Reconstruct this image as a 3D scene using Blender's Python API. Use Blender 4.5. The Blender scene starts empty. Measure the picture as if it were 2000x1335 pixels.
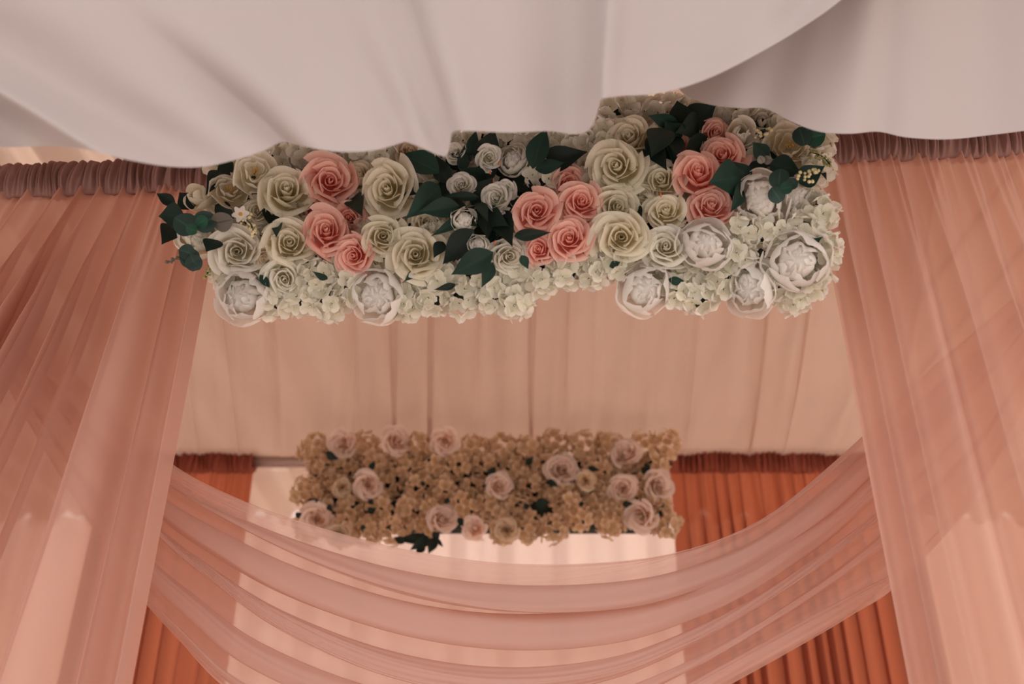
import bpy, math, random
from mathutils import Vector, Matrix
random.seed(11)
PI = math.pi
sc = bpy.context.scene
COL = sc.collection

# ------------------------------------------------------------------ camera, world, exposure
CAMZ = 1.5
PITCH = math.radians(30)
FPX = 2000 * 35 / 36.0
cam_d = bpy.data.cameras.new('camera')
cam = bpy.data.objects.new('camera', cam_d); COL.objects.link(cam)
cam.location = (0, 0, CAMZ); cam.rotation_euler = (math.radians(90) + PITCH, 0, 0)
cam_d.lens = 35; cam_d.sensor_width = 36; cam_d.clip_start = 0.05
cam_d.dof.use_dof = True; cam_d.dof.focus_distance = 2.1; cam_d.dof.aperture_fstop = 2.0
sc.camera = cam

world = bpy.data.worlds.new('overcast_sky'); sc.world = world; world.use_nodes = True
bg = world.node_tree.nodes['Background']
bg.inputs[0].default_value = (1.0, 0.95, 0.91, 1); bg.inputs[1].default_value = 1.15
sun_d = bpy.data.lights.new('sun', 'SUN'); sun_d.energy = 3.2; sun_d.angle = math.radians(4)
sun_d.color = (1.0, 0.86, 0.74)
sun = bpy.data.objects.new('sun', sun_d); COL.objects.link(sun)
sun.rotation_euler = (math.radians(-52), 0, math.radians(-52))   # shines from behind the far tent wall, from the right

sc.view_settings.view_transform = 'Standard'; sc.view_settings.look = 'None'
sc.view_settings.gamma = 1; sc.view_settings.use_curve_mapping = False
sc.view_settings.exposure = 0.44

# ------------------------------------------------------------------ helpers
cP, sP = math.cos(PITCH), math.sin(PITCH)
def ray(px, py):
    u = (px - 1000) / FPX; v = (667.5 - py) / FPX
    return Vector((u, cP - v * sP, sP + v * cP))
def at_Y(px, py, Y):
    d = ray(px, py); t = Y / d.y
    return Vector((d.x * t, Y, CAMZ + d.z * t))
def lerp(a, b, t): return a + (b - a) * t
def smooth(t):
    t = max(0.0, min(1.0, t)); return t * t * (3 - 2 * t)
def noise1(seed):
    r = random.Random(seed); tab = [r.uniform(-1, 1) for _ in range(256)]
    def f(x):
        i = math.floor(x); a = tab[i % 256]; b = tab[(i + 1) % 256]
        return lerp(a, b, smooth(x - i))
    return f
def catmull(pts, t):
    n = len(pts) - 1; x = max(0, min(0.99999, t)) * n; i = int(x); f = x - i
    p0 = pts[max(0, i - 1)]; p1 = pts[i]; p2 = pts[i + 1]; p3 = pts[min(n, i + 2)]
    return [0.5 * (2 * b + (c - a) * f + (2 * a - 5 * b + 4 * c - d) * f * f + (3 * b - a - 3 * c + d) * f ** 3)
            for a, b, c, d in zip(p0, p1, p2, p3)]

class MB:
    def __init__(s): s.v = []; s.f = []; s.uv = []
    def grid(s, fn, nu, nv, M=None):
        o = len(s.v)
        for j in range(nv + 1):
            for i in range(nu + 1):
                u, v = i / nu, j / nv
                p = Vector(fn(u, v))
                s.v.append(M @ p if M else p); s.uv.append((u, v))
        w = nu + 1
        for j in range(nv):
            for i in range(nu):
                a = o + j * w + i
                s.f.append((a, a + 1, a + 1 + w, a + w))
        return s
    def tube(s, pts, rad, n=8):
        o = len(s.v); k = len(pts)
        for i, p in enumerate(pts):
            p = Vector(p); d = (Vector(pts[min(i + 1, k - 1)]) - Vector(pts[max(i - 1, 0)])).normalized()
            a = d.orthogonal().normalized(); b = d.cross(a)
            r = rad[i] if isinstance(rad, (list, tuple)) else rad
            for q in range(n):
                t = 2 * PI * q / n; s.v.append(p + a * math.cos(t) * r + b * math.sin(t) * r); s.uv.append((q / n, i / max(1, k - 1)))
        for i in range(k - 1):
            for q in range(n):
                s.f.append((o + i * n + q, o + i * n + (q + 1) % n, o + (i + 1) * n + (q + 1) % n, o + (i + 1) * n + q))
        s.f.append(tuple(o + q for q in range(n))[::-1]); s.f.append(tuple(o + (k - 1) * n + q for q in range(n)))
        return s
    def box(s, lo, hi):
        o = len(s.v)
        for x in (lo[0], hi[0]):
            for y in (lo[1], hi[1]):
                for z in (lo[2], hi[2]): s.v.append(Vector((x, y, z))); s.uv.append((0, 0))
        for f in ((0, 1, 3, 2), (4, 6, 7, 5), (0, 4, 5, 1), (2, 3, 7, 6), (0, 2, 6, 4), (1, 5, 7, 3)):
            s.f.append(tuple(o + i for i in f))
        return s
    def ball(s, c, r, nu=8, nv=5, sc_=(1, 1, 1)):
        c = Vector(c)
        return s.grid(lambda u, v: c + Vector((math.cos(2 * PI * u) * math.sin(PI * v) * r * sc_[0], math.sin(2 * PI * u) * math.sin(PI * v) * r * sc_[1], -math.cos(PI * v) * r * sc_[2])), nu, nv)
    def add(s, other, M):
        o = len(s.v); s.v += [M @ p for p in other.v]; s.uv += other.uv
        s.f += [tuple(o + i for i in f) for f in other.f]
        return s
    def mesh(s, name, mat=None):
        me = bpy.data.meshes.new(name)
        me.from_pydata([tuple(p) for p in s.v], [], s.f)
        me.polygons.foreach_set('use_smooth', [True] * len(me.polygons))
        uvl = me.uv_layers.new(name='UVMap')
        data = []
        for l in me.loops: data += s.uv[l.vertex_index]
        uvl.data.foreach_set('uv', data)
        if mat: me.materials.append(mat)
        me.update(); return me

def obj(name, me, parent=None, M=None):
    o = bpy.data.objects.new(name, me); COL.objects.link(o)
    if parent: o.parent = parent
    if M is not None: o.matrix_basis = M
    return o
def thing(name, loc, label, cat, group=None):
    o = bpy.data.objects.new(name, None); COL.objects.link(o); o.location = loc
    o.empty_display_size = 0.1
    return tag(o, label, cat, group)
def tag(o, label, cat, group=None):
    o['label'] = label; o['category'] = cat
    if group: o['group'] = group
    return o
def struct(o): o['kind'] = 'structure'; return o

# ------------------------------------------------------------------ materials
def nodes(name):
    m = bpy.data.materials.new(name); m.use_nodes = True
    nt = m.node_tree; nt.nodes.clear()
    return m, nt, nt.nodes.new('ShaderNodeOutputMaterial')
def fabric(name, col, transl=0.45, clear=0.0, tcol=None, clearcol=(1, 1, 1), weave=900, var=0.06, bump=0.05, crinkle=0.0):
    m, nt, out = nodes(name); N = nt.nodes.new; L = nt.links.new
    tc = N('ShaderNodeTexCoord')
    no = N('ShaderNodeTexNoise'); no.inputs['Scale'].default_value = 3.0; no.inputs['Detail'].default_value = 4
    L(tc.outputs['Object'], no.inputs['Vector'])
    def ramp(c):
        r = N('ShaderNodeMix'); r.data_type = 'RGBA'
        r.inputs['A'].default_value = tuple(x * (1 - var) for x in c) + (1,)
        r.inputs['B'].default_value = tuple(min(1, x * (1 + var)) for x in c) + (1,)
        L(no.outputs['Fac'], r.inputs['Factor']); return r.outputs['Result']
    wv = N('ShaderNodeTexNoise'); wv.inputs['Scale'].default_value = weave; wv.inputs['Detail'].default_value = 2
    L(tc.outputs['Object'], wv.inputs['Vector'])
    bp = N('ShaderNodeBump'); bp.inputs['Strength'].default_value = bump; bp.inputs['Distance'].default_value = 0.002
    L(wv.outputs['Fac'], bp.inputs['Height'])
    last = bp
    if crinkle:
        cn = N('ShaderNodeTexNoise'); cn.inputs['Scale'].default_value = 14; cn.inputs['Detail'].default_value = 5
        L(tc.outputs['Object'], cn.inputs['Vector'])
        b2 = N('ShaderNodeBump'); b2.inputs['Strength'].default_value = crinkle; b2.inputs['Distance'].default_value = 0.01
        L(cn.outputs['Fac'], b2.inputs['Height']); L(bp.outputs['Normal'], b2.inputs['Normal']); last = b2
    d = N('ShaderNodeBsdfDiffuse'); t = N('ShaderNodeBsdfTranslucent')
    L(ramp(col), d.inputs['Color']); L(ramp(tcol or col), t.inputs['Color'])
    L(last.outputs['Normal'], d.inputs['Normal']); L(last.outputs['Normal'], t.inputs['Normal'])
    mx = N('ShaderNodeMixShader'); mx.inputs[0].default_value = transl
    L(d.outputs[0], mx.inputs[1]); L(t.outputs[0], mx.inputs[2])
    res = mx
    if clear:
        tr = N('ShaderNodeBsdfTransparent'); tr.inputs['Color'].default_value = tuple(clearcol) + (1,)
        m2 = N('ShaderNodeMixShader'); m2.inputs[0].default_value = clear
        L(mx.outputs[0], m2.inputs[1]); L(tr.outputs[0], m2.inputs[2]); res = m2
    L(res.outputs[0], out.inputs['Surface'])
    return m
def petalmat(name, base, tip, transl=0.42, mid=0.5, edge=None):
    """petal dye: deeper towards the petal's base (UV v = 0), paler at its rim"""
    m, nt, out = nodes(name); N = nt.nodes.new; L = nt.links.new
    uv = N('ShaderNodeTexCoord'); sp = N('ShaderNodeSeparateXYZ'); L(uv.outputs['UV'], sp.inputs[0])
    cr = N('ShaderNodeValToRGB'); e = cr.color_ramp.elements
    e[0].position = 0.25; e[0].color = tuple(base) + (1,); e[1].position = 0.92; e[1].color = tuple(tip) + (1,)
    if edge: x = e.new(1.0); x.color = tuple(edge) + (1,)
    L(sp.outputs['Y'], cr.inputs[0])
    oi = N('ShaderNodeObjectInfo'); hv = N('ShaderNodeHueSaturation')
    mr = N('ShaderNodeMapRange'); mr.inputs['To Min'].default_value = 0.9; mr.inputs['To Max'].default_value = 1.04
    L(oi.outputs['Random'], mr.inputs['Value']); L(mr.outputs[0], hv.inputs['Value']); L(cr.outputs[0], hv.inputs['Color'])
    w = N('ShaderNodeTexWave'); w.inputs['Scale'].default_value = 5; w.inputs['Distortion'].default_value = 2
    L(uv.outputs['UV'], w.inputs['Vector'])
    bp = N('ShaderNodeBump'); bp.inputs['Strength'].default_value = 0.08; bp.inputs['Distance'].default_value = 0.004
    L(w.outputs['Fac'], bp.inputs['Height'])
    d = N('ShaderNodeBsdfDiffuse'); t = N('ShaderNodeBsdfTranslucent'); mx = N('ShaderNodeMixShader'); mx.inputs[0].default_value = transl
    for s in (d, t): L(hv.outputs[0], s.inputs['Color']); L(bp.outputs[0], s.inputs['Normal'])
    L(d.outputs[0], mx.inputs[1]); L(t.outputs[0], mx.inputs[2]); L(mx.outputs[0], out.inputs['Surface'])
    return m
def leafmat(name, col, vein, rough=0.55):
    m, nt, out = nodes(name); N = nt.nodes.new; L = nt.links.new
    uv = N('ShaderNodeTexCoord'); sp = N('ShaderNodeSeparateXYZ'); L(uv.outputs['UV'], sp.inputs[0])
    ab = N('ShaderNodeMath'); ab.operation = 'SUBTRACT'; ab.inputs[1].default_value = 0.5; L(sp.outputs['X'], ab.inputs[0])
    a2 = N('ShaderNodeMath'); a2.operation = 'ABSOLUTE'; L(ab.outputs[0], a2.inputs[0])
    cr = N('ShaderNodeValToRGB'); e = cr.color_ramp.elements
    e[0].position = 0.0; e[0].color = tuple(vein) + (1,); e[1].position = 0.06; e[1].color = tuple(col) + (1,)
    L(a2.outputs[0], cr.inputs[0])
    oi = N('ShaderNodeObjectInfo'); hv = N('ShaderNodeHueSaturation')
    mr = N('ShaderNodeMapRange'); mr.inputs['To Min'].default_value = 0.65; mr.inputs['To Max'].default_value = 1.35
    L(oi.outputs['Random'], mr.inputs['Value']); L(mr.outputs[0], hv.inputs['Value']); L(cr.outputs[0], hv.inputs['Color'])
    b = N('ShaderNodeBsdfPrincipled'); b.inputs['Roughness'].default_value = rough
    b.inputs['Specular IOR Level'].default_value = 0.25
    L(hv.outputs[0], b.inputs['Base Color']); L(b.outputs[0], out.inputs['Surface'])
    return m
def plain(name, col, rough=0.6, metal=0.0, nscale=30, var=0.1):
    m, nt, out = nodes(name); N = nt.nodes.new; L = nt.links.new
    tc = N('ShaderNodeTexCoord'); no = N('ShaderNodeTexNoise'); no.inputs['Scale'].default_value = nscale
    L(tc.outputs['Object'], no.inputs['Vector'])
    r = N('ShaderNodeMix'); r.data_type = 'RGBA'
    r.inputs['A'].default_value = tuple(x * (1 - var) for x in col) + (1,); r.inputs['B'].default_value = tuple(min(1, x * (1 + var)) for x in col) + (1,)
    L(no.outputs['Fac'], r.inputs['Factor'])
    b = N('ShaderNodeBsdfPrincipled'); b.inputs['Roughness'].default_value = rough; b.inputs['Metallic'].default_value = metal
    L(r.outputs['Result'], b.inputs['Base Color']); L(b.outputs[0], out.inputs['Surface'])
    return m

M_wall = fabric('tent_wall_cloth', (0.78, 0.63, 0.58), 0.5)
M_lining = fabric('peach_ceiling_lining', (0.56, 0.42, 0.34), 0.28)
M_floor = plain('pale_carpet', (0.84, 0.79, 0.74), 0.9, 0, 300)
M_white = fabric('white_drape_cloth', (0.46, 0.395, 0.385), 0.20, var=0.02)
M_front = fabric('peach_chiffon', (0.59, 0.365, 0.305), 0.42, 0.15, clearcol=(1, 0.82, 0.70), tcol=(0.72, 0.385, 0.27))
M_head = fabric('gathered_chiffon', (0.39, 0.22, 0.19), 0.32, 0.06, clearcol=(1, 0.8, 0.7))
M_shaded = fabric('shaded_chiffon', (0.42, 0.20, 0.17), 0.3, 0.05)  # shade on the corner panel is put into this deeper colour
M_rear = fabric('coral_chiffon', (0.42, 0.145, 0.092), 0.55, 0.06, tcol=(0.56, 0.17, 0.083), clearcol=(1, 0.6, 0.4))
M_rearhead = fabric('gathered_coral_chiffon', (0.42, 0.13, 0.085), 0.35, 0.03)
M_canopy = fabric('blush_ceiling_chiffon', (0.82, 0.70, 0.635), 0.58, 0.14, clearcol=(1, 0.92, 0.86))
M_swag = fabric('blush_swag_chiffon', (0.74, 0.55, 0.50), 0.45, 0.34, clearcol=(1, 0.90, 0.84), tcol=(0.80, 0.54, 0.45), crinkle=0.16)
M_sheer = fabric('pale_sheer', (0.86, 0.70, 0.60), 0.5, 0.45)
M_pole = plain('painted_pole', (0.40, 0.29, 0.25), 0.4, 0.6)
M_foam = plain('moss_backing', (0.018, 0.028, 0.018), 0.95, 0, 80, 0.4)

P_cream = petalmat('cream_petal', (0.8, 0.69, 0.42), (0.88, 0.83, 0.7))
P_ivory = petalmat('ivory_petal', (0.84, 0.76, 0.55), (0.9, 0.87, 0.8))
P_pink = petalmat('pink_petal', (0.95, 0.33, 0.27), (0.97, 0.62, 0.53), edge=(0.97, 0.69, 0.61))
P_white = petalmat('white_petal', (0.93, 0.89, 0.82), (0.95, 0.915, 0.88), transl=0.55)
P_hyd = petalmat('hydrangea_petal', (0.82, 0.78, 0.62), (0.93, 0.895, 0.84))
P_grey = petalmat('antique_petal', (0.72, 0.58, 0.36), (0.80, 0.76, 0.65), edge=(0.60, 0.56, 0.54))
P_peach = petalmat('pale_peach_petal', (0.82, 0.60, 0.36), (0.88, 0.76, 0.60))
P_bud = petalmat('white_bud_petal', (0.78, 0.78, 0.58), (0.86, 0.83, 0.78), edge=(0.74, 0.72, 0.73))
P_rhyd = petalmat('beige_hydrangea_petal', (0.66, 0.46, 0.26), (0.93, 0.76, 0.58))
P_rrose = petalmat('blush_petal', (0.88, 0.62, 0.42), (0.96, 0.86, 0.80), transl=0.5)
L_dark = leafmat('dark_green_leaf', (0.005, 0.014, 0.0095), (0.007, 0.019, 0.013))
L_mid = leafmat('green_leaf', (0.006, 0.024, 0.016), (0.009, 0.034, 0.022))
L_euc = leafmat('eucalyptus_green', (0.016, 0.036, 0.030), (0.03, 0.07, 0.05))
L_eucl = leafmat('young_eucalyptus_green', (0.008, 0.050, 0.028), (0.02, 0.08, 0.045))
L_grey = leafmat('grey_leaf', (0.17, 0.15, 0.13), (0.08, 0.07, 0.05))
M_stamen = plain('ochre_stamen', (0.50, 0.27, 0.05), 0.8, 0, 60, 0.3)
M_sprig = plain('yellow_green_sprig', (0.30, 0.29, 0.10), 0.8, 0, 60, 0.3)
M_tinyfl = plain('tiny_cream_blossom', (0.62, 0.53, 0.30), 0.8, 0, 60, 0.2)
M_orange = plain('orange_stub', (0.62, 0.14, 0.03), 0.7)
M_violet = plain('violet_tip', (0.07, 0.012, 0.12), 0.7)

# ------------------------------------------------------------------ the tent
WX, WY0, WY1, CZ = 4.2, 0.7, 6.6, 3.9
fb = MB().box((-WX - 4, -7.0, -0.05), (WX + 4, WY1 + 2, 0.0))
struct(obj('floor', fb.mesh('floor', M_floor)))
n1 = noise1(5); n2 = noise1(6); n3 = noise1(7)
def pleats(x, n, f=1.0): return 0.6 * math.sin(x * n + 1.5 * n1(x * 1.3)) + 0.4 * math.sin(x * n * 1.83 + 2.0 * n2(x * 2.1))
struct(obj('ceiling', MB().grid(lambda u, v: (lerp(-WX, WX, u), lerp(WY0, WY1, v), CZ + 0.07 * pleats(lerp(-WX, WX, u) * (1 + 0.1 * v), 22)), 620, 6).mesh('ceiling', M_lining)))
struct(obj('wall_back', MB().grid(lambda u, v: (lerp(-WX, WX, u), WY1 - 0.02 + 0.05 * pleats(lerp(-WX, WX, u), 18), lerp(0, CZ, v)), 400, 4).mesh('wall_back', M_wall)))
for sx, nm in ((-1, 'wall_left'), (1, 'wall_right')):
    struct(obj(nm, MB().grid(lambda u, v: (sx * (WX - 0.02) + 0.05 * pleats(lerp(WY0, WY1, u), 18), lerp(WY0, WY1, u), lerp(0, CZ, v)), 400, 4).mesh(nm, M_wall)))

# ------------------------------------------------------------------ the canopy frame
H = CAMZ + 1.5
def frontY(x): return 1.775 - 0.065 * x
REARY = 3.51
XL, XR = -1.52, 1.47
FL = Vector((XL, frontY(XL), H)); FR = Vector((XR, frontY(XR), H)); RL = Vector((XL, REARY, H)); RR = Vector((XR, REARY, H))
fr = thing('drape_stand', (0, 2.6, 0), 'slim painted pole frame carrying the chiffon canopy curtains', 'drape stand')
off = Vector((0, -2.6, 0))
for a in (FL, FR, RL, RR):
    mb = MB().tube([a + off - Vector((0, 0, H - 0.012)), a + off + Vector((0, 0, 0.02))], 0.024, 14)
    p = obj('post', mb.mesh('post', M_pole), fr)
    b = a + off; obj('base_plate', MB().box((b.x - 0.2, b.y - 0.2, 0.0), (b.x + 0.2, b.y + 0.2, 0.012)).mesh('base_plate', M_pole), p)
for a, b in ((FL, FR), (RL, RR), (FL, RL), (FR, RR)):
    obj('crossbar', MB().tube([a + off, b + off], 0.022, 12).mesh('crossbar', M_pole), fr)

# ------------------------------------------------------------------ rod-pocket curtains
def curtain(name, label, xa, xb, yfn, lean, nf, mat_p, mat_h, seed, hh=0.050, depth=0.034, amp=0.056, group=None, headk=130, spread=0.0):
    """xa..xb along the rod; a gathered header wrapped round the rod, the panel falling to the floor"""
    N1, N2, N3 = noise1(seed), noise1(seed + 1), noise1(seed + 2)
    xm = (xa + xb) / 2; base = Vector((xm, yfn(xm), 0))
    t = thing(name, base, label, 'curtain', group)
    W = abs(xb - xa)
    def fold(s):   # irregular fold phase
        return 2 * PI * nf * s + 2.4 * N1(s * nf * 0.45) + 1.2 * N2(s * nf * 1.1)
    sp = W / nf
    def panel(u, v):
        top = H - hh * 0.8
        z = lerp(top, 0.012, v ** 1.35)
        d = top - z
        grow = 0.30 + 0.70 * smooth(d / 0.45)
        s = u
        x = lerp(xa, xb, s)
        ph = fold(s) + 0.5 * N3(s * 6 + d * 0.8) * smooth(d)
        fine = max(0.0, 1 - d / 0.30)
        g = 0.75 + 0.5 * N2(s * nf * 0.3 + 9)
        dx = sp * 0.32 * math.sin(ph) * grow * g
        dy = amp * grow * g * (math.cos(ph) + 0.25 * math.sin(2 * ph + 1)) + 0.006 * fine * math.sin(headk * 2 * x + 3 * N1(x * 30))
        dd = min(d, 1.6)
        X = x + dx - lean(x) * dd
        return (X - base.x, yfn(x) - base.y - 0.012 + dy, z)
    obj('panel', MB().grid(panel, max(120, int(nf * 22)), 40).mesh('panel', mat_p), t)
    def header(u, v):
        x = lerp(xa, xb, u)
        a = 2 * PI * v
        k = x * headk * 2 + 3.0 * N1(x * 22) + 0.8 * N3(v * 3 + x * 7)
        g = 0.8 + 0.35 * N2(x * 16)
        r = 1 + 0.30 * g * math.sin(k) + 0.14 * math.sin(k * 2.3 + 2) + 0.06 * N1(x * 60 + 31)
        top = max(0, math.cos(a)); 
        zz = math.cos(a) * hh * (1 + 0.10 * g * math.sin(k) * top + 0.06 * N2(x * 40))
        # pinched along the stitch line below the rod
        pin = smooth((-math.cos(a) - 0.55) / 0.4)
        yy = math.sin(a) * depth * r * (1 - 0.45 * pin) - 0.010 * pin
        return (x - base.x + 0.007 * N3(v * 4 + x * 20), yfn(x) - base.y + yy, H + zz)
    hd = obj('header', MB().grid(header, int(W * 900), 20).mesh('header', mat_h), t)
    hd['label'] = 'gathered rod pocket header'
    return t
def leanL(x): return 0.30 * smooth((-0.66 - x) / 0.45)
def leanR(x): return -0.05 * smooth((x - 0.75) / 0.4)
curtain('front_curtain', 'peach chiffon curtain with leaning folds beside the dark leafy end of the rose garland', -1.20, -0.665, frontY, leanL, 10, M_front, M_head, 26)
curtain('front_curtain', 'chiffon curtain strip, coloured darker for shade, bunched at the corner post past the peach curtain', -1.50, -1.215, lambda x: frontY(x) - 0.004, lambda x: 0.34, 5, M_shaded, M_shaded, 41)
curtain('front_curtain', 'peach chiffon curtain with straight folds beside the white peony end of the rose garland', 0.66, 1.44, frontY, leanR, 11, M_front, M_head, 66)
curtain('rear_curtain', 'coral chiffon curtain at the far side, narrow, next to the bare length of rod', -1.49, -0.98, lambda x: REARY, lambda x: 0, 8, M_rear, M_rearhead, 81, amp=0.034)
curtain('rear_curtain', 'wide coral chiffon curtain at the far side, touching the beige hydrangea garland', 0.60, 1.44, lambda x: REARY, lambda x: 0, 14, M_rear, M_rearhead, 91, amp=0.034)

# pale sheer hanging behind the far garland
def sheer(u, v):
    x = lerp(-1.04, 0.66, u); z = lerp(H - 0.015, 0.012, v)
    return (x + 0.2, 0.062 + 0.035 * smooth(v * 4) + 0.014 * pleats(x, 30) * smooth(v * 5), z)
t = obj('sheer_curtain', MB().grid(sheer, 220, 20).mesh('sheer_curtain', M_sheer)); t.location = (-0.2, REARY, 0)
tag(t, 'pale see-through curtain hanging flat behind the beige hydrangea garland', 'curtain')

# ------------------------------------------------------------------ ceiling drape of the canopy
nC = noise1(301); nD = noise1(302)
def canopy(u, v):
    xr = lerp(XL + 0.03, XR - 0.03, u)
    xf = xr * lerp(0.70, 1.0, v)
    y = lerp(frontY(xf) - 0.0, REARY, v)
    ph = xr * 34 + 3.2 * nC(xr * 4.5)
    ed = math.sin(PI * min(1, max(0, v)))
    g = 0.30 + 0.75 * abs(nD(xr * 5.0)) + 0.25 * math.sin(ph * 0.31)
    ph += 0.9 * math.sin(2.2 * v + xr * 3)
    f = 0.034 * g * math.cos(ph) + 0.007 * math.sin(ph * 2.7 + 4 * v)
    dx = 0.034 * g * math.sin(ph) + 0.05 * xr * nD(xr * 7) * (v - 0.5)
    seam = sum(0.05 * math.exp(-((xr - c) / 0.018) ** 2) for c in (-0.86, -0.02, 0.30, 0.93))
    sag = 0.02 * ed
    return (xf + dx, y - 2.6, H + 0.018 + (f * (0.25 + 0.75 * ed) + seam * 0.5 * ed) - sag)
t = obj('canopy_ceiling_drape', MB().grid(canopy, 640, 28).mesh('canopy_ceiling_drape', M_canopy)); t.location = (0, 2.6, 0)
tag(t, 'blush chiffon stretched in long pleats overhead between the two garlands', 'drape')

# ------------------------------------------------------------------ the swag
top_px = [(-105, 470), (60, 640), (215, 795), (335, 905), (470, 975), (620, 1028), (800, 1074), (960, 1097), (1110, 1101), (1270, 1088), (1400, 1055), (1500, 1012), (1600, 938), (1690, 858), (1810, 735), (1960, 600), (2110, 465)]
bot_px = [(-95, 560), (40, 800), (170, 1015), (270, 1160), (350, 1250), (450, 1350), (620, 1440), (800, 1490), (980, 1500), (1150, 1470), (1300, 1405), (1420, 1340), (1560, 1262), (1665, 1200), (1765, 1130), (1930, 930), (2105, 560)]
nS, nT, nU = noise1(401), noise1(402), noise1(403)
def swag(u, v):
    a = catmull(top_px, u); b = catmull(bot_px, u)
    ends = smooth(u / 0.25) * smooth((1 - u) / 0.25)
    q = v + 0.07 * nT(v * 4.0 + 1.2 * u) + 0.03 * nT(v * 9 + 40)
    ph = 2 * PI * 4.5 * q + 2.2 * nS(v * 4 + 0.6 * u) + 1.1 * math.sin(4.5 * u + 5 * v)
    k = max(0.05, 0.75 + 0.95 * nU(v * 5.0 + u * 3.4)) * (0.45 + 0.55 * ends)
    edge = smooth(v / 0.07) * smooth((1 - v) / 0.07)
    w = v + 0.082 * k * math.sin(ph) * edge + 0.006 * edge * math.sin(3.3 * ph + 9 * u) * k
    dep = 2.10 + 0.024 * k * math.cos(ph) * (0.5 + 0.5 * ends) + 0.0013 * math.sin(2 * PI * 46 * v + 7 * nS(u * 5) + 5 * nT(v * 12 + 3)) + 0.006 * math.sin(17 * v + 14 * u + 3 * nS(u * 9)) + 0.004 * nT(v * 40 + u * 6) + 0.05 * (v - 0.5) * ends
    x, y = lerp(a[0], b[0], w), lerp(a[1], b[1], w)
    return at_Y(x, y, dep) - Vector((0, 2.1, 0))
t = obj('swag', MB().grid(swag, 170, 420).mesh('swag', M_swag)); t.location = (0, 2.1, 0)
tag(t, 'sheer blush chiffon swag sagging in curved folds between the peach curtains', 'swag')

# ------------------------------------------------------------------ white drapes hanging from the tent ceiling
def hem_at(pts, s):
    d = [0]
    for a, b in zip(pts, pts[1:]): d.append(d[-1] + math.hypot(b[0] - a[0], b[1] - a[1]))
    x = s * d[-1]
    for i in range(len(pts) - 1):
        if x <= d[i + 1] or i == len(pts) - 2:
            f = (x - d[i]) / max(1e-6, d[i + 1] - d[i])
            return lerp(pts[i][0], pts[i + 1][0], f), lerp(pts[i][1], pts[i + 1][1], f)
def dense(pts, n=14):
    return [tuple(catmull(pts, i / (n * (len(pts) - 1)))) for i in range(n * (len(pts) - 1) + 1)]
hemA = dense([(-260, 250), (-120, 275), (0, 287), (90, 285), (160, 290), (250, 312), (330, 325), (400, 325), (470, 309), (520, 292)]) + \
       dense([(552, 275), (600, 287), (660, 296), (720, 295), (765, 285)])+ dense([(792, 276), (825, 289), (852, 301), (870, 306)], 6) + \
       dense([(876, 296), (880, 275), (883, 255)], 6) + dense([(930, 256), (1000, 259), (1070, 256), (1120, 262), (1145, 258), (1160, 240), (1168, 215), (1174, 192)], 8) + \
       dense([(1215, 187), (1270, 184), (1330, 172), (1400, 146), (1480, 105), (1560, 58), (1640, 2), (1740, -90), (1880, -240), (2020, -420), (2160, -640), (2260, -815)], 8)
hemB = dense([(1150, -300), (1230, -20), (1290, 120), (1325, 172), (1350, 192), (1395, 206), (1450, 211), (1495, 212), (1545, 237), (1600, 257), (1660, 261), (1715, 257), (1770, 268), (1850, 272), (1930, 264), (2010, 254), (2120, 238), (2300, 215)])
nW, nX = noise1(501), noise1(502)
TOPY = -815
def drape(hem, Yh, leanfn, foldfn):
    def f(u, v):
        hx, hy = hem_at(hem, u)
        y = lerp(hy, TOPY, v)
        rise = hy - y
        x = hx + leanfn(hx) * min(rise, 420) + 0.15 * leanfn(hx) * max(0, rise - 420)
        Y = Yh - 0.14 * smooth(v) + foldfn(hx, rise)
        p = at_Y(x, y, Y)
        p.z = min(p.z, CZ - 0.06 + 0.0)
        return p - Vector((0, Yh, 0))
    return f
def gauss(x, c, w): return math.exp(-((x - c) / w) ** 2)
def leanA(x):
    if x < 870: return -0.36 - 1.5 * ((870 - x) / 500.0) ** 1.3 * (1 if x > 370 else 1)
    if x < 1174: return lerp(-0.36, 0.08, (x - 870) / 304)
    return 0.08 + 0.55 * smooth((x - 1174) / 400)
def leanA_c(x): return max(-1.7, leanA(x))
def foldA(x, rise):
    f = 0.035 * gauss(x, 872, 26) * math.exp(-rise / 500) - 0.045 * gauss(x, 905, 50) * math.exp(-rise / 500)
    f += -0.05 * gauss(x, 1172, 30) * math.exp(-rise / 700) + 0.04 * gauss(x, 1120, 60)
    f += 0.04 * gauss(x, 552, 40) * math.exp(-rise / 130) + 0.03 * gauss(x, 790, 30) * math.exp(-rise / 130)
    f += 0.04 * math.sin(x / 60.0 + 0.8) * smooth((560 - x) / 200) + 0.012 * nW(x / 90) + 0.01 * nX(x / 150 + rise / 200)
    f += -0.03 * smooth((60 - rise) / 60.0) * 0.5
    return f
def foldB(x, rise):
    return 0.03 * gauss(x, 1495, 60) * math.exp(-rise / 200) + 0.02 * nX(x / 120 + 7) + 0.03 * math.sin(x / 140.0) + 0.02 * gauss(x, 1715, 40) * math.exp(-rise / 200)
def leanB(x): return 0.35 * smooth((1900 - x) / 500)
t = obj('white_drape', MB().grid(drape(hemA, 1.16, leanA_c, foldA), 300, 36).mesh('white_drape', M_white)); t.location = (0, 1.16, 0)
tag(t, 'white cloth drape with ragged scalloped hem hanging over the leafy part of the garland', 'drape')
t = obj('white_drape', MB().grid(drape(hemB, 1.30, leanB, foldB), 200, 36).mesh('white_drape', M_white)); t.location = (0, 1.30, 0)
tag(t, 'white cloth drape with smooth hem tucked behind the ragged one, above the peony end', 'drape')

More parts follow.
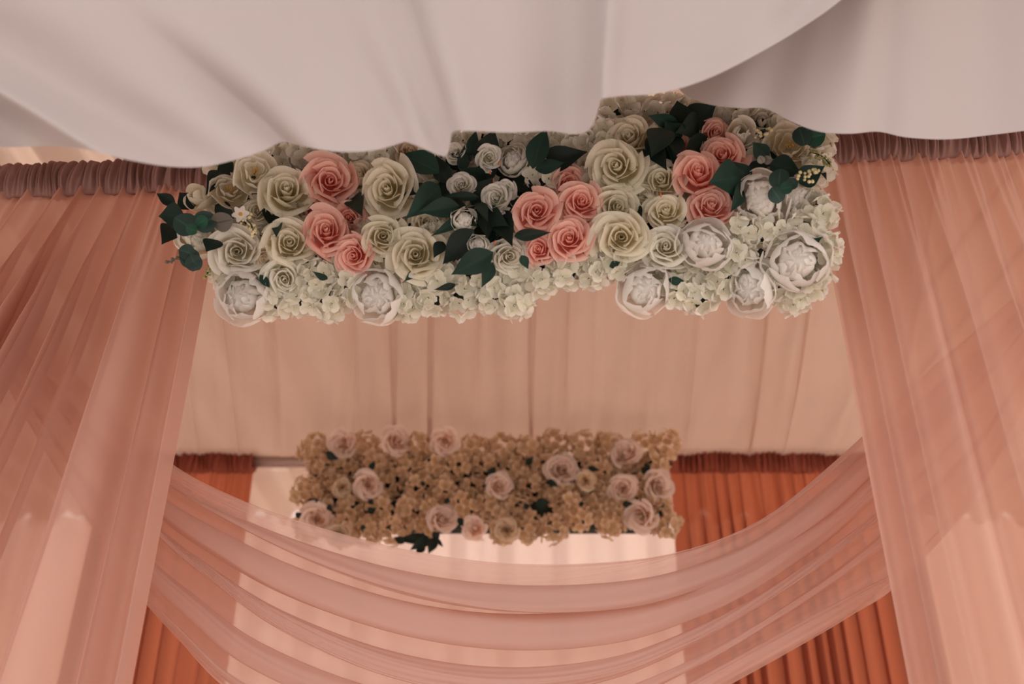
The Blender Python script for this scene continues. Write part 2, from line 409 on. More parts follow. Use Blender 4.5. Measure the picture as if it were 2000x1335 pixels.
# ------------------------------------------------------------------ flower kit
def bez(P, t):
    a, b, c, d = P; s = 1 - t
    return (a[0] * s ** 3 + 3 * b[0] * s * s * t + 3 * c[0] * s * t * t + d[0] * t ** 3,
            a[1] * s ** 3 + 3 * b[1] * s * s * t + 3 * c[1] * s * t * t + d[1] * t ** 3)
def petal(mb, P, ha, twist=0.1, curl=0.1, wave=0.02, ph=0.0, tip=0.14, M=None, nu=8, nv=7, vv0=0.0, notch=0.0, ruffle=0.0):
    def fn(u, v):
        s = 2 * u - 1
        lim = 1 - tip * abs(s) ** 2.2 - notch * math.exp(-(s / 0.25) ** 2) + ruffle * math.sin(7 * s + ph * 3)
        t = vv0 + (1 - vv0) * v * lim
        r, z = bez(P, min(1, max(0, t)))
        e = max(0, (v - 0.68) / 0.32)
        r += curl * e * e * (0.8 + 0.3 * s * s); z -= 0.7 * curl * e * e * (0.7 + 0.5 * s * s)
        r *= 1 + twist * s
        r += wave * v * v * math.sin(3.1 * s + ph); z += wave * 0.8 * v * v * math.cos(2.3 * s + ph * 1.7)
        a = ha * s * (0.75 + 0.25 * v)
        return (r * math.cos(a), r * math.sin(a), z)
    mb.grid(fn, nu, nv, M); return mb
def RZ(a): return Matrix.Rotation(a, 4, 'Z')
ROSE = [  # n petals, profile, half-angle factor, curl, wave
    (3, ((.03, -.4), (.10, -.2), (.12, .2), (.05, .47)), 1.5, .02, .01),
    (3, ((.05, -.4), (.20, -.3), (.23, .15), (.16, .48)), 1.35, .06, .015),
    (4, ((.08, -.5), (.36, -.35), (.38, .10), (.31, .46)), 1.30, .10, .02),
    (5, ((.10, -.5), (.52, -.42), (.54, .05), (.50, .40)), 1.28, .14, .03),
    (5, ((.10, -.55), (.68, -.5), (.70, -.02), (.72, .25)), 1.28, .20, .035),
    (5, ((.10, -.6), (.80, -.55), (.82, -.2), (.96, .0)), 1.25, .14, .04)]
def rose_core(seed, upto=4):
    r = random.Random(seed); mb = MB()
    for k in range(upto):
        n, P, hf, cu, wv = ROSE[k]; a0 = r.uniform(0, 6.3)
        for i in range(n):
            petal(mb, P, PI / n * hf * r.uniform(.9, 1.15), 0.16, cu * r.uniform(.5, 1.6), wv * 1.5, r.uniform(0, 6), 0.20, RZ(a0 + 2 * PI * i / n + r.uniform(-.2, .2)) @ Matrix.Scale(r.uniform(.93, 1.07), 4), 8, 6)
    return mb
def rose_petal(seed, k):
    r = random.Random(seed); n, P, hf, cu, wv = ROSE[k]
    P2 = tuple((p[0] * r.uniform(.95, 1.05), p[1] + r.uniform(-.05, .05)) for p in P)
    return petal(MB(), P2, PI / n * hf, 0.13, cu * r.uniform(.6, 1.3), wv * 1.3, r.uniform(0, 6), 0.30, None, 10, 8, notch=-0.02)
PEONY = [
    (4, ((.03, -.3), (.16, -.2), (.24, .45), (.05, .62)), 1.6, .0, .04),
    (7, ((.05, -.4), (.40, -.3), (.48, .45), (.16, .70)), 1.6, .0, .05),
    (8, ((.08, -.5), (.66, -.45), (.74, .42), (.32, .68)), 2.0, .02, .05),
    (6, ((.10, -.6), (.92, -.55), (.98, .32), (.58, .56)), 1.6, .04, .05),
    (6, ((.10, -.65), (1.05, -.62), (1.10, .05), (.90, .30)), 1.4, .05, .05)]
def peony_core(seed):
    r = random.Random(seed); mb = MB(); mb.ball((0, 0, .10), .53, 14, 10)
    for k in range(3):
        n, P, hf, cu, wv = PEONY[k]; a0 = r.uniform(0, 6.3)
        for i in range(n):
            petal(mb, P, PI / n * hf * r.uniform(.6, .9), r.uniform(-.12, .12), cu, wv * 1.6, r.uniform(0, 6), 0.16, RZ(a0 + 2 * PI * i / n + r.uniform(-.3, .3)) @ Matrix.Scale(r.uniform(.88, 1.06), 4), 9, 6, ruffle=0.05)
    return mb
def peony_petal(seed, k):
    r = random.Random(seed); n, P, hf, cu, wv = PEONY[k]
    P2 = tuple((p[0] * r.uniform(.96, 1.05), p[1] + r.uniform(-.05, .05)) for p in P)
    return petal(MB(), P2, PI / n * hf * .85, r.uniform(-.06, .06), cu, wv * 1.3, r.uniform(0, 6), 0.16, None, 10, 8, ruffle=0.03, notch=0.05)
OPEN = [  # open, cupped bloom with a visible centre
    (5, ((.12, -.3), (.38, -.25), (.44, .1), (.36, .36)), 1.2, .02, .06),
    (6, ((.12, -.4), (.58, -.35), (.64, .05), (.58, .32)), 1.2, .05, .05),
    (6, ((.12, -.45), (.78, -.45), (.84, -.05), (.82, .18)), 1.25, .08, .05)]
def open_core(seed):
    r = random.Random(seed); mb = MB()
    for k in range(2):
        n, P, hf, cu, wv = OPEN[k]; a0 = r.uniform(0, 6.3)
        for i in range(n): petal(mb, P, PI / n * hf, 0.1, cu, wv, r.uniform(0, 6), 0.10, RZ(a0 + 2 * PI * i / n), 7, 6, ruffle=0.03)
    return mb
def open_petal(seed, k):
    r = random.Random(seed); n, P, hf, cu, wv = OPEN[2]
    return petal(MB(), tuple((p[0] * r.uniform(.95, 1.1), p[1] + r.uniform(-.08, .08)) for p in P), PI / n * hf, 0.1, cu, wv, r.uniform(0, 6), 0.12, None, 9, 8, notch=0.02)
TULIP = (3, ((.08, -.7), (.50, -.5), (.56, .2), (.20, .85)), 1.5, .03, .03)
def tulip_core(seed):
    r = random.Random(seed); mb = MB()
    for k, s in ((3, .7), (4, .95)):
        for i in range(k):
            P = tuple((p[0] * s, p[1] * (.9 + .1 * s)) for p in TULIP[1])
            petal(mb, P, PI / k * 1.35, .12, .02, .03, r.uniform(0, 6), .25, RZ(i * 2 * PI / k + s), 7, 7)
    return mb
def tulip_petal(seed, k):
    r = random.Random(seed)
    return petal(MB(), ((.08, -.7), (.62, -.55), (.72, .1), (.62, .62)), PI / 4 * 1.2, .1, .08, .03, r.uniform(0, 6), .28, None, 8, 8)
def stamens(seed):
    r = random.Random(seed); mb = MB()
    for i in range(16):
        a = r.uniform(0, 6.3); q = r.uniform(.02, .16); h = r.uniform(.20, .34)
        p = Vector((q * math.cos(a), q * math.sin(a), h))
        mb.tube([(0, 0, -.1), p * 0.9], .010, 4); mb.ball(p, .026, 5, 3)
    return mb
_cache = {}
def kit(kind, matl, part, idx):
    key = (kind, matl.name, part, idx)
    if key not in _cache:
        sd = sum(map(ord, kind)) * 7 + part * 31 + idx * 101
        if part == 0:
            mb = {'rose': rose_core, 'peony': peony_core, 'open': open_core, 'tulip': tulip_core}[kind](sd)
        elif part == 99:   # every petal in one small bloom
            mb = {'rose': rose_core, 'peony': peony_core, 'open': open_core, 'tulip': tulip_core}[kind](sd)
            for k, n in {'rose': ((4, 5), (5, 5)), 'peony': ((3, 6), (4, 6)), 'open': ((2, 6),), 'tulip': ((0, 4),)}[kind]:
                for i in range(n):
                    mb.add({'rose': rose_petal, 'peony': peony_petal, 'open': open_petal, 'tulip': tulip_petal}[kind](sd + i, k), RZ(2 * PI * i / n + k * .6))
        elif part == 50: mb = stamens(sd)
        else:
            mb = {'rose': rose_petal, 'peony': peony_petal, 'open': open_petal, 'tulip': tulip_petal}[kind](sd, part)
        _cache[key] = mb.mesh({0: 'flower_heart', 99: 'bloom', 50: 'stamens'}.get(part, 'petal'), matl)
    return _cache[key]
RINGS = {'rose': ((4, 5), (5, 5)), 'peony': ((3, 6), (4, 6)), 'open': ((2, 6),), 'tulip': ((1, 4),)}
def face_matrix(p, n, roll, s):
    q = Vector(n).normalized().to_track_quat('Z', 'Y').to_matrix().to_4x4()
    return Matrix.Translation(p) @ q @ RZ(roll) @ Matrix.Diagonal((s[0], s[1], s[2], 1))
rnd = random.Random(77)
def flower(parent, origin, kind, matl, p, n, r, name, label, whole=False, yellow=False, squash=1.0):
    M = face_matrix(p - origin, n, rnd.uniform(0, 6.3), (r * rnd.uniform(.86, 1.02), r * 1.02, r * squash))
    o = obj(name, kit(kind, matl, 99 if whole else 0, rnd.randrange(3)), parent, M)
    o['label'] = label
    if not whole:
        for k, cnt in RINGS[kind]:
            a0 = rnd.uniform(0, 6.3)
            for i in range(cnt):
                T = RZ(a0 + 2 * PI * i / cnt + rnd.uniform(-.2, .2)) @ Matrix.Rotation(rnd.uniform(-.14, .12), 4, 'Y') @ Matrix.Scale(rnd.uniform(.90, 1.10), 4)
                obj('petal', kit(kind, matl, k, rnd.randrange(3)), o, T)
    if yellow:
        obj('stamens', kit(kind, M_stamen, 50, 0), o)
    return o
def floret_mb(seed):
    r = random.Random(seed); mb = MB()
    for i in range(4):
        def fn(u, v, ph=r.uniform(0, 6), c=r.uniform(.12, .30)):
            s = 2 * u - 1; w = 0.52 * math.sin(PI * (0.05 + 0.95 * v)) ** 0.75
            rr = 0.55 - 0.47 * math.cos(PI * v)
            return (rr, s * w, c * v * v + 0.10 * s * s * v + 0.05 * math.sin(3 * s + ph) * v - (0.10 if i % 2 else 0.04))
        mb.grid(fn, 4, 4, RZ(i * PI / 2 + r.uniform(-.15, .15)) @ Matrix.Rotation(r.uniform(-.2, .1), 4, 'Y'))
    mb.ball((0, 0, .02), .09, 5, 3)
    return mb
FLORETS = [floret_mb(900 + i) for i in range(4)]
FL_ME = [m.mesh('floret', P_hyd) for m in FLORETS]
def leaf_mb(seed, pointed=True):
    r = random.Random(seed); bend = r.uniform(-.25, .25); cup = r.uniform(.1, .35); tw = r.uniform(-.4, .4)
    def fn(u, v):
        s = 2 * u - 1
        w = (math.sin(PI * v ** 0.78) ** 1.15 * (1 - 0.30 * v)) if pointed else math.sin(PI * (0.06 + 0.94 * v)) ** 0.55
        x = v; y = s * w * 0.5
        return (x, y, cup * abs(s) * w * 0.35 + bend * math.sin(PI * v) * 0.5 + tw * s * w * (v - .5) * .5)
    return MB().grid(fn, 6, 10)
LEAVES = {}
def leaf_me(matl, idx, pointed=True):
    key = (matl.name, idx, pointed)
    if key not in LEAVES: LEAVES[key] = leaf_mb(700 + idx, pointed).mesh('leaf', matl)
    return LEAVES[key]
def leaf(parent, origin, a, b, width, matl, name='leaf', pointed=True, toward=None, label=None):
    a = Vector(a); b = Vector(b); d = b - a; L = d.length; x = d.normalized()
    nrm = toward or (Vector((0, 0, CAMZ)) - a).normalized()
    nrm = (nrm + Vector((rnd.uniform(-.4, .4), 0, rnd.uniform(-.4, .4)))).normalized()
    y = nrm.cross(x).normalized(); z = x.cross(y)
    M = Matrix((x.to_4d(), y.to_4d(), z.to_4d(), (0, 0, 0, 1))).transposed()
    M[3][0:4] = (0, 0, 0, 1)
    M = Matrix.Translation(a - origin) @ M @ Matrix.Diagonal((L, width, min(L, width * 2.2), 1))
    o = obj(name, leaf_me(matl, rnd.randrange(5), pointed), parent, M)
    if label: o['label'] = label
    return o

# ------------------------------------------------------------------ the front garland
GY = lambda x: frontY(x) - 0.15
def back(z):
    zr = z - CAMZ
    return 0.16 * smooth((1.16 - zr) / 0.20) ** 1.3 + 0.03 * smooth((zr - 1.42) / 0.12)
def hit(px, py, offv=0.0):
    d = ray(px, py); Y = 1.6
    for _ in range(8):
        t = Y / d.y; X = d.x * t; z = CAMZ + d.z * t
        Y = GY(X) + back(z) - offv
    t = Y / d.y
    return Vector((d.x * t, Y, CAMZ + d.z * t))
def facing(p, jit=0.25, cam_w=0.55, dx=0, dz=0):
    zr = p.z - CAMZ
    dn = smooth((1.2 - zr) / 0.25)
    n = Vector((0, -1, 0)).lerp(Vector((0, -0.55, -0.85)), dn).normalized()
    n.x += 0.35 * smooth((p.x - 0.5) / 0.25) - 0.35 * smooth((-0.5 - p.x) / 0.25)
    c = (Vector((0, 0, CAMZ)) - p).normalized()
    return (n * (1 - cam_w) + c * cam_w + Vector((dx + rnd.uniform(-jit, jit), 0, dz + rnd.uniform(-jit, jit)))).normalized()
GO = Vector((0, GY(0), CAMZ + 1.0))
gar = thing('rose_garland', GO, 'flower garland of pink and cream roses, white peonies and dark leaves on the front rod', 'garland')
def foam(u, v):
    x = lerp(-0.60, 0.60, u); a = 2 * PI * v
    yy = math.copysign(abs(math.sin(a)) ** 0.6, math.sin(a)); zz = math.copysign(abs(math.cos(a)) ** 0.6, math.cos(a))
    tap = 0.97 - 0.05 * abs(2 * u - 1) ** 8
    return (x, GY(x) + 0.075 + 0.065 * yy * tap - GO.y, CAMZ + 1.315 + 0.165 * zz * tap - GO.z + (0.028 if False else 0))
fm = MB().grid(foam, 30, 28)
w = 31
fm.f.append(tuple(j * w for j in range(28))); fm.f.append(tuple(j * w + 30 for j in range(28))[::-1])
obj('foam_base', fm.mesh('foam_base', M_foam), gar)

def pxr(r, p): return r / FPX * (p.y * cP + (p.z - CAMZ) * sP)
FLOWERS = []   # px, py, r px, kind, material, name, label, lift, whole, yellow, dx, dz
def F(px, py, r, kind, mat, name, label, lift=0.05, whole=False, yellow=False, dx=0, dz=0):
    FLOWERS.append((px, py, r, kind, mat, name, label, lift, whole, yellow, dx, dz))
pk = 'pink rose'
for a in ((645, 354, 53, .07), (637, 452, 50, .065), (692, 499, 42, .055), (684, 428, 34, .04), (1048, 413, 50, .07), (1136, 394, 44, .065),
          (1112, 466, 46, .06), (1052, 487, 33, .05), (1112, 358, 34, .035), (1363, 338, 54, .075), (1411, 304, 44, .05), (1398, 259, 33, .045), (1388, 402, 45, .055)):
    F(a[0], a[1], a[2], 'rose', P_pink, 'rose', pk, a[3], False, False, 0, -.1 if a[1] > 460 else 0)
F(610, 410, 20, 'rose', P_pink, 'rose', 'small deep pink rose', .03, True)
F(1328, 281, 18, 'rose', P_pink, 'rose', 'small pink rosebud among dark leaves', .03, True)
cr = 'cream rose'
for a in ((560, 373, 58, .075), (757, 370, 60, .08), (749, 462, 48, .065), (812, 498, 52, .065), (702, 345, 40, .045), (565, 474, 50, .06),
          (1204, 325, 58, .08), (1230, 270, 50, .06), (1292, 352, 45, .055), (1206, 405, 46, .05), (1300, 412, 43, .05), (1214, 463, 55, .07), (836, 436, 36, .045),
          (502, 412, 30, .04), (573, 422, 28, .03), (800, 300, 40, .03), (1258, 380, 32, .035), (1160, 318, 36, .03), (520, 506, 40, .035)):
    F(a[0], a[1], a[2], 'rose', P_cream if a[0] not in (520, 800) else P_peach, 'rose', cr if a[0] not in (520, 800) else 'pale peach rose', a[3])
for a in ((463, 490, 52, .06), (556, 545, 46, .045), (1300, 482, 46, .055), (994, 500, 40, .045)):
    F(a[0], a[1], a[2], 'rose', P_ivory, 'rose', 'ivory rose', a[3], False, False, 0, -.15)
F(497, 338, 50, 'open', P_ivory, 'ranunculus', 'ivory ranunculus with a yellow heart', .085, False, True)
F(447, 372, 40, 'open', P_grey, 'ranunculus', 'greyish antique ranunculus with a yellow heart', .07, False, True)
F(1541, 286, 54, 'open', P_grey, 'ranunculus', 'greyish antique ranunculus with a yellow heart', .06, False, True, -.1)
F(1590, 395, 36, 'open', P_ivory, 'ranunculus', 'ivory ranunculus with a yellow heart', .04, False, True)
F(391, 388, 36, 'tulip', P_cream, 'flower_bud', 'cream flower bud', .05, False, False, -.3, .1)
F(383, 462, 44, 'peony', P_ivory, 'peony', 'ivory peony half hidden by eucalyptus leaves', .03, False, False, -.2)
F(1446, 262, 42, 'tulip', P_ivory, 'flower_bud', 'ivory opening flower bud', .05, False, False, 0, -.2)
F(1487, 240, 24, 'tulip', P_ivory, 'flower_bud', 'small ivory flower bud', .04, True)
for a in ((476, 580, 54, .05), (738, 578, 54, .05), (1258, 566, 54, .06), (1377, 478, 52, .07), (1556, 511, 60, .07), (1465, 563, 54, .05), (1486, 388, 54, .055), (1548, 385, 44, .03)):
    F(a[0], a[1], a[2] * 1.07, 'peony', P_white, 'peony', 'white peony', a[3], False, a[0] in (476, 1377, 1556), 0, -.1)
F(1003, 313, 34, 'peony', P_bud, 'peony', 'small white peony bud', .055, True)
for a in ((901, 361, 27), (969, 387, 31), (955, 308, 26), (906, 430, 27), (934, 478, 21), (888, 298, 22), (990, 372, 20)):
    F(a[0], a[1], a[2], 'peony' if a[0] in (906, 934) else 'rose', P_bud, 'rosebud', 'small white rosebud among dark leaves', .075, True)
for (px, py, r, kind, mat, name, label, lift, whole, yel, dx, dz) in FLOWERS:
    p = hit(px, py, lift)
    flower(gar, GO, kind, mat, p, facing(p, .26, .6, dx, dz), pxr(r, p), name, label, whole, yel)

# hydrangea heads fill the rest; the largest 300 florets are pieces of their own
heads = [(540, 585), (597, 578), (645, 590), (690, 562), (795, 588), (845, 578), (905, 582), (958, 572), (1004, 588), (1062, 540), (1110, 528), (1160, 530), (1200, 512),
         (1320, 566), (1362, 577), (1408, 552), (1515, 548), (1588, 545), (1440, 500), (1500, 455), (1560, 450), (1598, 420), (1606, 487), (1590, 330), (1595, 280), (1450, 455),
         (905, 284), (945, 278), (872, 288), (1405, 226), (1440, 230), (1485, 230), (1525, 246), (1562, 260), (1000, 275), (1060, 270), (1105, 275), (1130, 290), (1195, 228), (1240, 222), (1300, 222), (1345, 225), (1180, 270), (590, 300), (640, 300), (700, 300), (745, 305), (850, 320), (1060, 352), (870, 545), (620, 540), (930, 530), (860, 470)]
for gx in range(440, 1600, 56):
    for gy in range(250, 600, 54):
        x = gx + rnd.uniform(-14, 14); y = gy + rnd.uniform(-14, 14)
        topy = 305 - 0.075 * (x - 440)
        if y < topy or (y > 520 and 1030 < x < 1225): continue
        if any(math.hypot(x - f[0], y - f[1]) < 0.62 * f[2] for f in FLOWERS): continue
        if any(math.hypot(x - h[0], y - h[1]) < 38 for h in heads): continue
        heads.append((x, y))
nfl = 0; rest = MB()
for i, (x, y) in enumerate(heads):
    low = i < 53
    p = hit(x, y, 0.02 if low else 0.0); n = facing(p, .15, .5)
    R = pxr(36 if low else 34, p)
    core = MB().ball((0, 0, 0), R * 0.62, 10, 6)
    ho = obj('hydrangea', core.mesh('hydrangea_heart', M_foam), gar, Matrix.Translation(p - GO)); ho['label'] = 'white hydrangea head'
    q = n.to_track_quat('Z', 'Y').to_matrix().to_4x4(); a0 = rnd.uniform(0, 6)
    k = 13
    for j in range(k):
        ct = 1 - (j + .5) / k * 1.05; st = math.sqrt(max(0, 1 - ct * ct)); a = a0 + j * 2.39996
        dl = Vector((st * math.cos(a), st * math.sin(a), ct)); dw = (q @ dl.to_4d()).to_3d() if False else (q.to_3x3() @ dl)
        s = R * rnd.uniform(.52, .68)
        M = face_matrix(dw * R * rnd.uniform(.8, 1.0), dw + Vector((rnd.uniform(-.35, .35), rnd.uniform(-.2, .2), rnd.uniform(-.35, .35))), rnd.uniform(0, 6), (s, s, s))
        if low and nfl < 300 and ct > -0.1 and j < 8:
            obj('floret', FL_ME[rnd.randrange(4)], ho, M); nfl += 1
        else:
            rest.add(FLORETS[rnd.randrange(4)], Matrix.Translation(p - GO) @ M)
o = obj('hydrangea_florets', rest.mesh('hydrangea_florets', P_hyd), gar); o['kind'] = 'stuff'; o['label'] = 'white hydrangea florets filling the gaps'

# leaves: base px, tip px, width px, lift
LV = [((858, 338), (786, 304), 46, L_mid), ((858, 362), (796, 423), 46, L_mid), ((898, 402), (822, 413), 34, L_mid), ((832, 360), (787, 382), 17, L_mid), ((876, 358), (853, 306), 32, L_dark),
      ((935, 328), (964, 256), 46, L_dark), ((915, 308), (929, 258), 20, L_mid), ((903, 338), (907, 286), 20, L_mid), ((928, 354), (975, 312), 32, L_dark), ((1040, 330), (1066, 255), 38, L_mid),
      ((1055, 324), (1142, 298), 42, L_dark), ((1045, 330), (1098, 318), 24, L_mid), ((937, 385), (867, 383), 16, L_mid), ((902, 424), (845, 459), 18, L_mid), ((925, 447), (869, 511), 44, L_dark),
      ((964, 492), (887, 533), 42, L_mid), ((963, 512), (942, 558), 22, L_mid), ((943, 402), (951, 463), 42, L_dark), ((972, 415), (999, 477), 40, L_dark), ((980, 413), (1039, 383), 18, L_dark),
      ((1004, 461), (1072, 454), 20, L_dark), ((934, 395), (952, 431), 20, L_mid), ((920, 404), (900, 433), 30, L_dark), ((1018, 498), (1031, 524), 16, L_mid), ((866, 472), (848, 502), 22, L_dark),
      ((810, 530), (791, 548), 12, L_mid), ((950, 350), (900, 330), 34, L_dark), ((930, 340), (880, 390), 40, L_dark), ((920, 400), (960, 350), 40, L_dark), ((940, 420), (990, 440), 40, L_dark), ((880, 400), (930, 440), 40, L_dark),
      ((960, 440), (970, 490), 26, L_dark), ((860, 350), (900, 385), 44, L_dark), ((1000, 350), (1045, 372), 26, L_dark), ((870, 320), (925, 300), 30, L_dark),
      ((1332, 248), (1323, 200), 38, L_dark), ((1340, 242), (1395, 207), 48, L_dark), ((1327, 246), (1270, 227), 24, L_mid), ((1297, 250), (1274, 303), 46, L_mid), ((1300, 262), (1312, 315), 44, L_dark),
      ((1382, 268), (1342, 297), 32, L_dark), ((1278, 262), (1264, 310), 22, L_mid), ((1365, 235), (1322, 258), 42, L_dark), ((1290, 300), (1330, 320), 40, L_dark), ((1262, 290), (1300, 330), 36, L_dark), ((1330, 270), (1300, 240), 40, L_dark),
      ((1447, 346), (1388, 356), 62, L_mid), ((1468, 352), (1427, 316), 28, L_mid), ((1446, 362), (1427, 412), 26, L_mid), ((1456, 336), (1504, 318), 24, L_dark), ((1500, 310), (1472, 280), 28, L_mid), ((1502, 320), (1560, 334), 40, L_mid),
      ((1560, 358), (1608, 326), 38, L_mid), ((1605, 332), (1614, 351), 8, L_dark), ((1582, 481), (1606, 463), 12, L_mid), ((1442, 517), (1478, 527), 12, L_mid), ((1470, 262), (1496, 232), 24, L_dark), ((1520, 235), (1560, 262), 22, L_dark),
      ((343, 400), (308, 379), 20, L_dark), ((378, 408), (352, 378), 36, L_dark), ((360, 420), (313, 422), 42, L_mid), ((337, 440), (317, 475), 34, L_dark), ((424, 468), (404, 490), 34, L_mid), ((426, 332), (403, 378), 26, L_mid), ((456, 318), (425, 338), 28, L_mid),
      ((524, 395), (533, 442), 26, L_dark), ((545, 435), (540, 462), 18, L_mid), ((508, 536), (526, 560), 14, L_mid), ((690, 385), (706, 420), 34, L_dark), ((420, 400), (455, 425), 30, L_dark), ((1243, 405), (1250, 440), 24, L_dark),
      ((1190, 520), (1210, 512), 12, L_mid), ((640, 545), (612, 530), 12, L_mid), ((1305, 545), (1340, 552), 14, L_mid), ((1360, 600), (1370, 585), 8, L_mid), ((705, 545), (688, 535), 14, L_dark), ((890, 555), (850, 565), 12, L_dark), ((1480, 300), (1530, 320), 26, L_dark)]
for (a, b, wd, m) in LV:
    l0 = 0.085 if wd < 30 else 0.10
    if m is L_dark: l0 -= 0.035
    if a[1] > 440 and 850 < a[0] < 1080: l0 += 0.035
    pa = hit(a[0], a[1], l0 - 0.02); bx, by = a[0] + 1.08 * (b[0] - a[0]), a[1] + 1.08 * (b[1] - a[1]); pb = hit(bx, by, l0 + rnd.uniform(-.01, .02))
    leaf(gar, GO, pa, pb, pxr(wd, pa) * 1.38, m, label='dark green leaf')
# eucalyptus discs
for (x, y, r, m, ang) in ((361, 437, 24, L_euc, 2.6), (402, 432, 22, L_euc, .5), (374, 447, 12, L_eucl, 2.8), (394, 432, 13, L_eucl, .6), (436, 432, 20, L_grey, .2), (370, 503, 20, L_euc, 2.4), (378, 512, 17, L_euc, 1.9), (364, 492, 16, L_euc, 2.8),
                          (1566, 266, 19, L_euc, 1.9), (1592, 266, 21, L_eucl, .2), (1523, 349, 20, L_euc, 1.5), (1537, 366, 13, L_eucl, .2), (1548, 358, 12, L_euc, .6), (1516, 380, 17, L_euc, 2.2), (1500, 312, 9, L_grey, 0.1), (1487, 311, 8, L_grey, 2.0)):
    dx, dy = math.cos(ang), -math.sin(ang)
    lf = 0.115 if r < 15 else 0.10
    pa = hit(x - dx * r, y - dy * r, lf); pb = hit(x + dx * r, y + dy * r, lf + .01)
    leaf(gar, GO, pa, pb, pxr(2 * r, pa), m, 'eucalyptus_leaf', False, label='grey leaf' if m is L_grey else 'round eucalyptus leaf')
# sprigs of tiny blossom
def sprig(a, b, k, matl, size, spread, lift, label, stem=None):
    pa, pb = hit(a[0], a[1], lift), hit(b[0], b[1], lift + .01); r = random.Random(int(a[0] * 3 + b[1]))
    s = obj('sprig', MB().tube([pa - GO, (pa + pb) / 2 - GO + Vector((.002, -.003, .003)), pb - GO], .0014, 5).mesh('sprig_stem', stem or L_mid), gar); s['label'] = label
    mb = MB()
    for i in range(k):
        t = i / (k - 1); c = pa.lerp(pb, t) - GO + Vector((r.uniform(-1, 1), r.uniform(-.6, .6), r.uniform(-1, 1))) * spread * (1.1 - .6 * t)
        mb.ball(c, size * r.uniform(.7, 1.2), 6, 4)
    obj('blossoms', mb.mesh('blossoms', matl), s)
sprig((422, 500), (402, 541), 34, M_sprig, .0026, .008, .05, 'yellow-green feathery sprig')
sprig((478, 425), (498, 458), 24, M_tinyfl, .0035, .012, .09, 'tiny yellow blossom sprig')
sprig((1475, 262), (1500, 256), 16, M_tinyfl, .0035, .012, .085, 'tiny yellow blossom sprig')
sprig((1566, 350), (1598, 334), 18, M_tinyfl, .0038, .013, .125, 'tiny yellow blossom sprig')
sprig((1588, 298), (1622, 322), 46, M_sprig, .0026, .011, .08, 'yellow-green feathery sprig')
sprig((356, 505), (326, 514), 10, L_grey, .0030, .008, .085, 'pale thin eucalyptus tip', L_grey)
# daisy, orange stubs, violet tip
p = hit(470, 418, .10); M = face_matrix(p - GO, facing(p, 0, .8), .3, (pxr(17, p),) * 3)
mb = MB()
for i in range(6): mb.grid(lambda u, v: (v, (2 * u - 1) * .34 * math.sin(PI * (.15 + .75 * v)), .1 * v * v), 4, 5, RZ(i * PI / 3))
o = obj('daisy', mb.mesh('daisy', P_white), gar, M); o['label'] = 'small white daisy'
obj('daisy_eye', MB().ball((0, 0, .06), .24, 8, 5, (1, 1, .6)).mesh('daisy_eye', M_stamen), o)
for (x, y) in ((918, 303), (935, 289), (958, 340), (975, 322), (962, 357), (966, 477), (1291, 313), (1292, 384), (895, 378), (1005, 318)):
    p = hit(x, y, .065); o = obj('bud_stub', MB().tube([p - GO, p - GO + Vector((rnd.uniform(-.005, .005), -.004, .007))], [.0022, .0008], 6).mesh('bud_stub', M_orange), gar); o['label'] = 'tiny orange bud stub'
pa, pb = hit(1602, 543, .06), hit(1612, 552, .06)
o = leaf(gar, GO, pa, pb, .008, M_violet, 'ribbon_end', label='violet ribbon end')

# ------------------------------------------------------------------ the rear garland
RY = REARY - 0.35
def rhit(px, py, o=0.0): return at_Y(px, py, RY - o)
RO = Vector((0, RY, CAMZ + 1.13))
rg = thing('hydrangea_garland', RO, 'beige hydrangea garland dotted with blush roses on the far rod', 'garland')
rc = rhit(952, 955)
fm = MB()
def rf(u, v):
    a = 2 * PI * v; yy = math.copysign(abs(math.sin(a)) ** .6, math.sin(a)); zz = math.copysign(abs(math.cos(a)) ** .6, math.cos(a))
    return (rc.x + lerp(-.61, .61, u), .08 + .075 * yy, rc.z - RO.z + .01 + .13 * zz)
fm.grid(rf, 12, 28); fm.f.append(tuple(j * 13 for j in range(28))); fm.f.append(tuple(j * 13 + 12 for j in range(28))[::-1])
obj('foam_base', fm.mesh('foam_base', M_foam), rg)
RFL = [(666, 866, 28), (775, 858, 30), (868, 863, 28), (618, 1012, 32), (717, 947, 30), (866, 1011, 31), (976, 946, 26), (1097, 915, 33), (1222, 881, 30), (1288, 946, 30), (1217, 954, 29), (1250, 1009, 33), (925, 1030, 26)]
RPEACH = [(990, 1034, 24), (1145, 938, 20), (668, 952, 18), (660, 1045, 24)]
hm = []
for v in range(4):
    mb = MB(); rr = random.Random(60 + v)
    for j in range(20):
        ct = 1 - (j + .5) / 20 * 1.15; st = math.sqrt(1 - ct * ct); a = j * 2.39996
        d = Vector((st * math.cos(a), st * math.sin(a), ct)); s = rr.uniform(.36, .50)
        mb.add(FLORETS[j % 4], face_matrix(d * rr.uniform(.72, 1.0), d + Vector([rr.uniform(-.5, .5) for _ in range(3)]), rr.uniform(0, 6), (s, s, s)))
    hm.append(mb.mesh('hydrangea', P_rhyd))
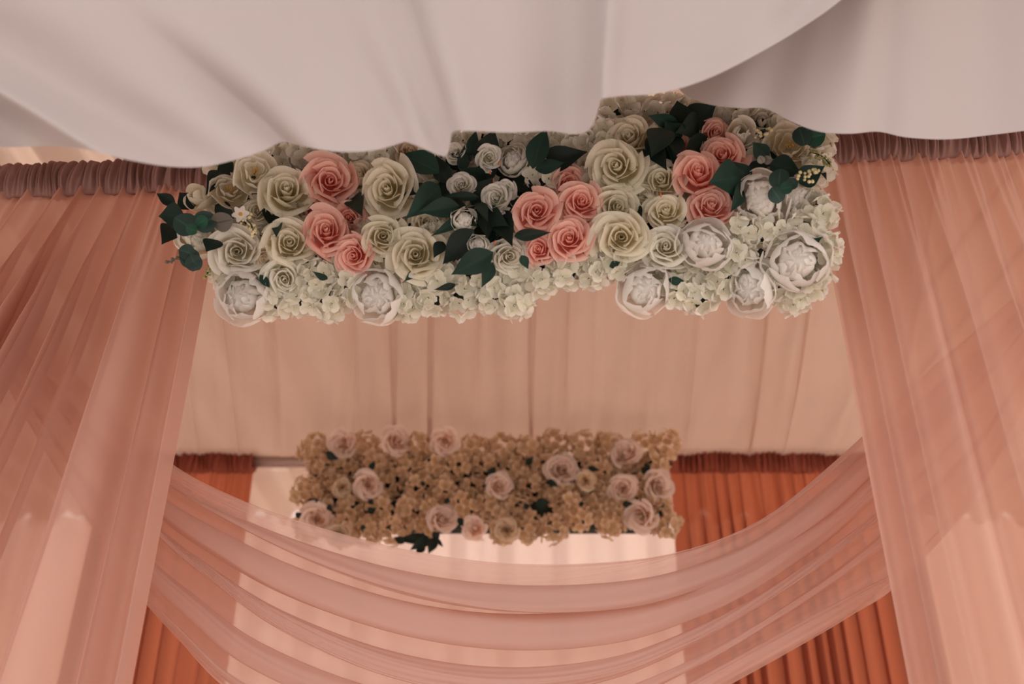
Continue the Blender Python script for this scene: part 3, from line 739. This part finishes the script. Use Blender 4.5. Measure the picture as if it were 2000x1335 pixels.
for iy, y in enumerate((872, 912, 952, 992, 1030)):
    for ix in range(14):
        x = 606 + ix * 53.5 + (26 if iy % 2 else 0) + rnd.uniform(-9, 9); yy = y + rnd.uniform(-8, 8)
        if x > 1304: continue
        if any(math.hypot(x - f[0], yy - f[1]) < 18 for f in RFL): continue
        if 1035 < x < 1075 and 955 < yy < 1000: continue
        if y == 1030 and 1080 < x < 1200: yy -= 16
        p = rhit(x, yy, .03 + rnd.uniform(-.012, .015)); n = Vector((rnd.uniform(-.3, .3), -1, rnd.uniform(-.5, .1) - .2))
        s = pxr(30, p)
        o = obj('hydrangea', hm[rnd.randrange(4)], rg, face_matrix(p - RO, n, rnd.uniform(0, 6), (s, s, s))); o['label'] = 'beige hydrangea head'
for (x, y, r) in RFL:
    p = rhit(x, y, .095); c = (Vector((0, 0, CAMZ)) - p).normalized()
    flower(rg, RO, 'rose', P_rrose, p, c + Vector((rnd.uniform(-.3, .3), 0, rnd.uniform(-.1, .5))), pxr(r, p), 'rose', 'blush rose', True)
for (x, y, r) in RPEACH:
    p = rhit(x, y, .085); c = (Vector((0, 0, CAMZ)) - p).normalized()
    flower(rg, RO, 'rose', P_peach, p, c, pxr(r, p), 'rose', 'pale peach rose', True)
for (a, b, w) in (((636, 884), (662, 896), 20), ((722, 918), (732, 898), 14), ((1028, 908), (1042, 890), 14), ((955, 930), (968, 910), 18), ((1148, 912), (1174, 918), 12), ((1255, 925), (1270, 905), 18), ((1068, 938), (1092, 950), 14),
                  ((1045, 985), (1075, 980), 24), ((1022, 990), (1036, 986), 14), ((1005, 985), (1016, 988), 10), ((718, 1000), (736, 992), 16), ((600, 980), (624, 976), 14), ((578, 1010), (590, 1000), 14), ((720, 975), (730, 985), 12), ((868, 975), (880, 980), 14),
                  ((895, 1010), (905, 1028), 14), ((1130, 985), (1142, 982), 10), ((1215, 985), (1236, 982), 14), ((1285, 1000), (1296, 1008), 14), ((822, 945), (832, 942), 12), ((640, 985), (650, 1000), 12), ((700, 920), (690, 930), 10),
                  ((838, 1048), (770, 1054), 22), ((842, 1052), (800, 1074), 24), ((846, 1050), (836, 1082), 24), ((850, 1048), (866, 1068), 10), ((845, 1050), (860, 1040), 20), ((790, 1060), (768, 1048), 16), ((830, 1062), (812, 1082), 18)):
    pa, pb = rhit(a[0], a[1], .10), rhit(b[0], b[1], .105)
    leaf(rg, RO, pa, pb, pxr(w, pa) * 1.1, L_dark, label='dark green leaf')
